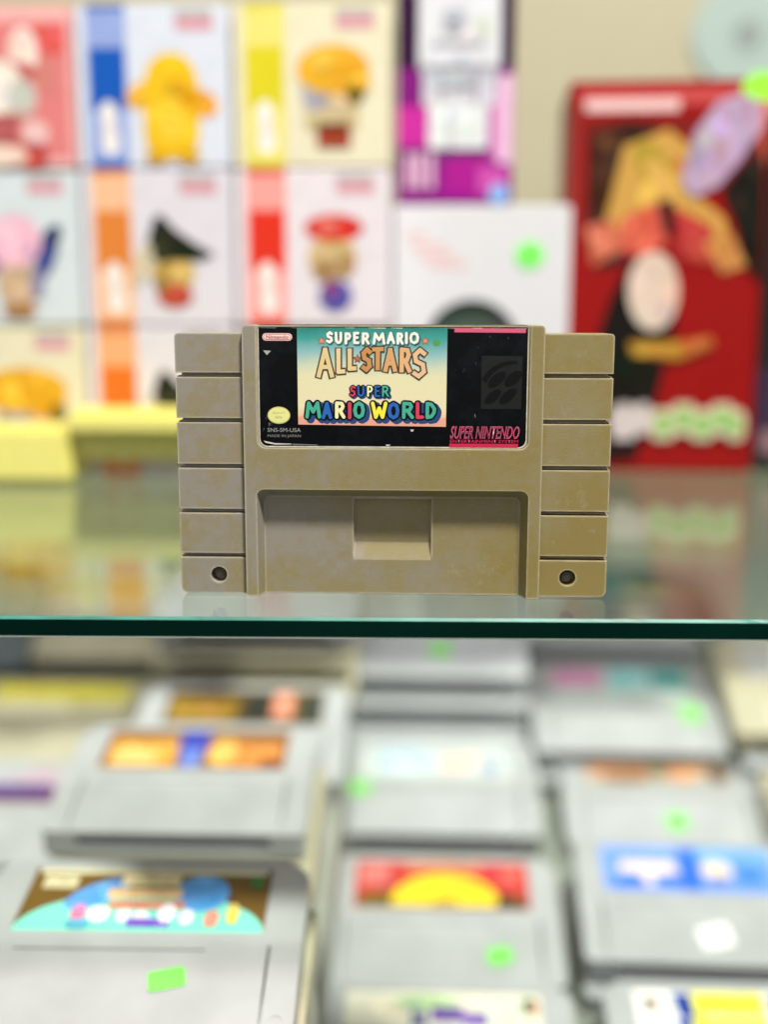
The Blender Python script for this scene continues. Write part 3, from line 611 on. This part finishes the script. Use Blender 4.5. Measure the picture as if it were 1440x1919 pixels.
# red figure box, and the dark box beside it
t, p = carton('red_box', 'tall red figure box with a gold and black print at the right', 'figure box', .0880, .1965, .2990, .3800, .0003, .2165, mat('930c0a', .42, spec=.2))
t.rotation_euler = (0, 0, R(-3))
p.add(bx(.05, .97, .02, .06), card('c24a4a')); p.add(bx(.08, .55, .045, .075), card('e8c4c4')); p.add(bx(0, .06, .06, .40), card('8c2a26'))
p.add(bx(.085, .80, .095, .14), card('7a1a16')); p.art([(.10,.13),(.30,.10),(.44,.11),(.40,.22),(.34,.30),(.30,.46),(.16,.47),(.10,.40)], '33190f', 12, 20)
p.art([(.12,.14),(.26,.12),(.34,.20),(.26,.36),(.14,.34)], '4a2a1c', 10, 30); p.art([(.20,.34),(.28,.16),(.50,.12),(.66,.18),(.64,.28),(.80,.34),(.86,.44),(.70,.36),(.50,.30),(.30,.40)], 'c89a4c', 10, 30)
p.art([(.10,.36),(.24,.34),(.30,.42),(.14,.46)], 'c86a50', 10, 30); p.art([(.28,.34),(.46,.30),(.52,.40),(.40,.44),(.28,.42)], 'd0584a', 10, 30); p.art([(.46,.30),(.54,.29),(.55,.38),(.50,.38)], '2e120c', 10, 30)
p.art([(.54,.31),(.74,.36),(.78,.46),(.58,.44)], 'b83a34', 10, 30); p.art([(.70,.40),(.84,.38),(.92,.46),(.80,.48)], 'c88a4c', 10, 30)
p.art([(.78,.27),(.90,.19),(.985,.14),(.99,.50),(.92,.46),(.86,.36)], '16160e', 10, 30); p.art([(.90,.06),(.99,.05),(.99,.22)], 'd0604c', 10, 30)
p.art([(.57,.25),(.63,.13),(.74,.055),(.86,.035),(.95,.06),(.96,.12),(.86,.20),(.76,.26),(.64,.29)], 'b59cbc', 16, 26)
p.art([(.24,.54),(.34,.44),(.50,.43),(.58,.60),(.52,.74),(.47,.86),(.40,.96),(.16,.975),(.10,.80),(.18,.64)], '100c08', 10, 30); p.art(ell(.455, .525, .130, .100, 6), 'dcc6b6', 6, 12)
p.art([(.34,.655),(.60,.655),(.76,.64),(.78,.665),(.60,.70),(.36,.69)], 'b8862c', 10, 30); p.art([(.60,.655),(.76,.64),(.78,.665),(.62,.69)], 'c06a34', 10, 30)
p.add(ell(.33, .855, .085, .04), card('bcb4b0')); 
for k, (a_, b_) in enumerate(((.26, .40), (.385, .47), (.47, .60), (.575, .70), (.675, .80), (.775, .90), (.86, .96))):
    yy = .008*(-1)**k
    p.add(rrect(a_, b_, .822+yy, .905+yy, .03, .03, .03, .03), card('dccdb4' if k > 1 else 'd0c4c4'))
for k, (a_, b_) in enumerate(((.50, .575), (.60, .68), (.70, .78), (.80, .875), (.885, .94))):
    yy = .008*(-1)**k
    p.art(rrect(a_, b_, .836+yy, .892+yy, .02, .02, .02, .02), '86bf60', 3, 20)
p.build('front_print', t)
b = bmesh.new(); e = ell(0, 0, .0105, .0085); loft(b, [(.0490+x, -.0006, .2110+z) for x, z in e], [(.0490+x, -.0009, .2110+z) for x, z in e])
obj('price_sticker', b, mat((.34, .95, .04), .5, noise=.02), t)['label'] = 'yellow green price sticker'
t, p = carton('dark_box', 'nearly black box standing right of the red figure box', 'product box', .2010, .2700, .3080, .3800, .0003, .2000, mat('141210', .4))
p.add(bx(.0, .5, .70, .93), card('3a2a40')); p.add(bx(.05, .5, .88, .95), card('8a6a70')); p.build('front_print', t)

# pale blue disc on the wall
bm = bmesh.new(); e = ell(0, 0, .0440, .0425, n=40); loft(bm, [(x, 0, z) for x, z in e], [(x, -.0012, z) for x, z in e])
e2 = ell(.001, 0, .012, .012, n=24); loft(bm, [(x, -.0011, z) for x, z in e2], [(x, -.0018, z) for x, z in e2], 1)
o = obj('wall_disc', bm, [mat('a9bcb8', .35, noise=.04), mat('8f9a98', .4)]); o.location = (.2660, .6185, .3130)
tag(o, 'pale blue disc on the wall above the red box', 'disc')

# yellow stand in front of the toy boxes
t = thing('yellow_stand', 'pale yellow plastic stand with a raised crossbar in front of the toy boxes', 'stand', (-.17, .236, .0003))
YM = mat('efe984', .4, noise=.03)
def soft(name, x0, x1, y0, y1, z0, z1, m):
    bm = bmesh.new(); box(bm, x0, x1, y0, y1, z0, z1); bmesh.ops.bevel(bm, geom=bm.edges[:], offset=.0030, segments=4, affect='EDGES'); return obj(name, bm, m, t)
soft('block', -.075, -.0095, 0, .022, 0, .0310, YM)
soft('crossbar', -.0093, .0760, .0075, .022, .0120, .0265, YM)
soft('lip', -.0093, .0760, -.004, .022, .0266, .0400, YM)
soft('block', .0762, .0980, 0, .022, 0, .0285, YM)
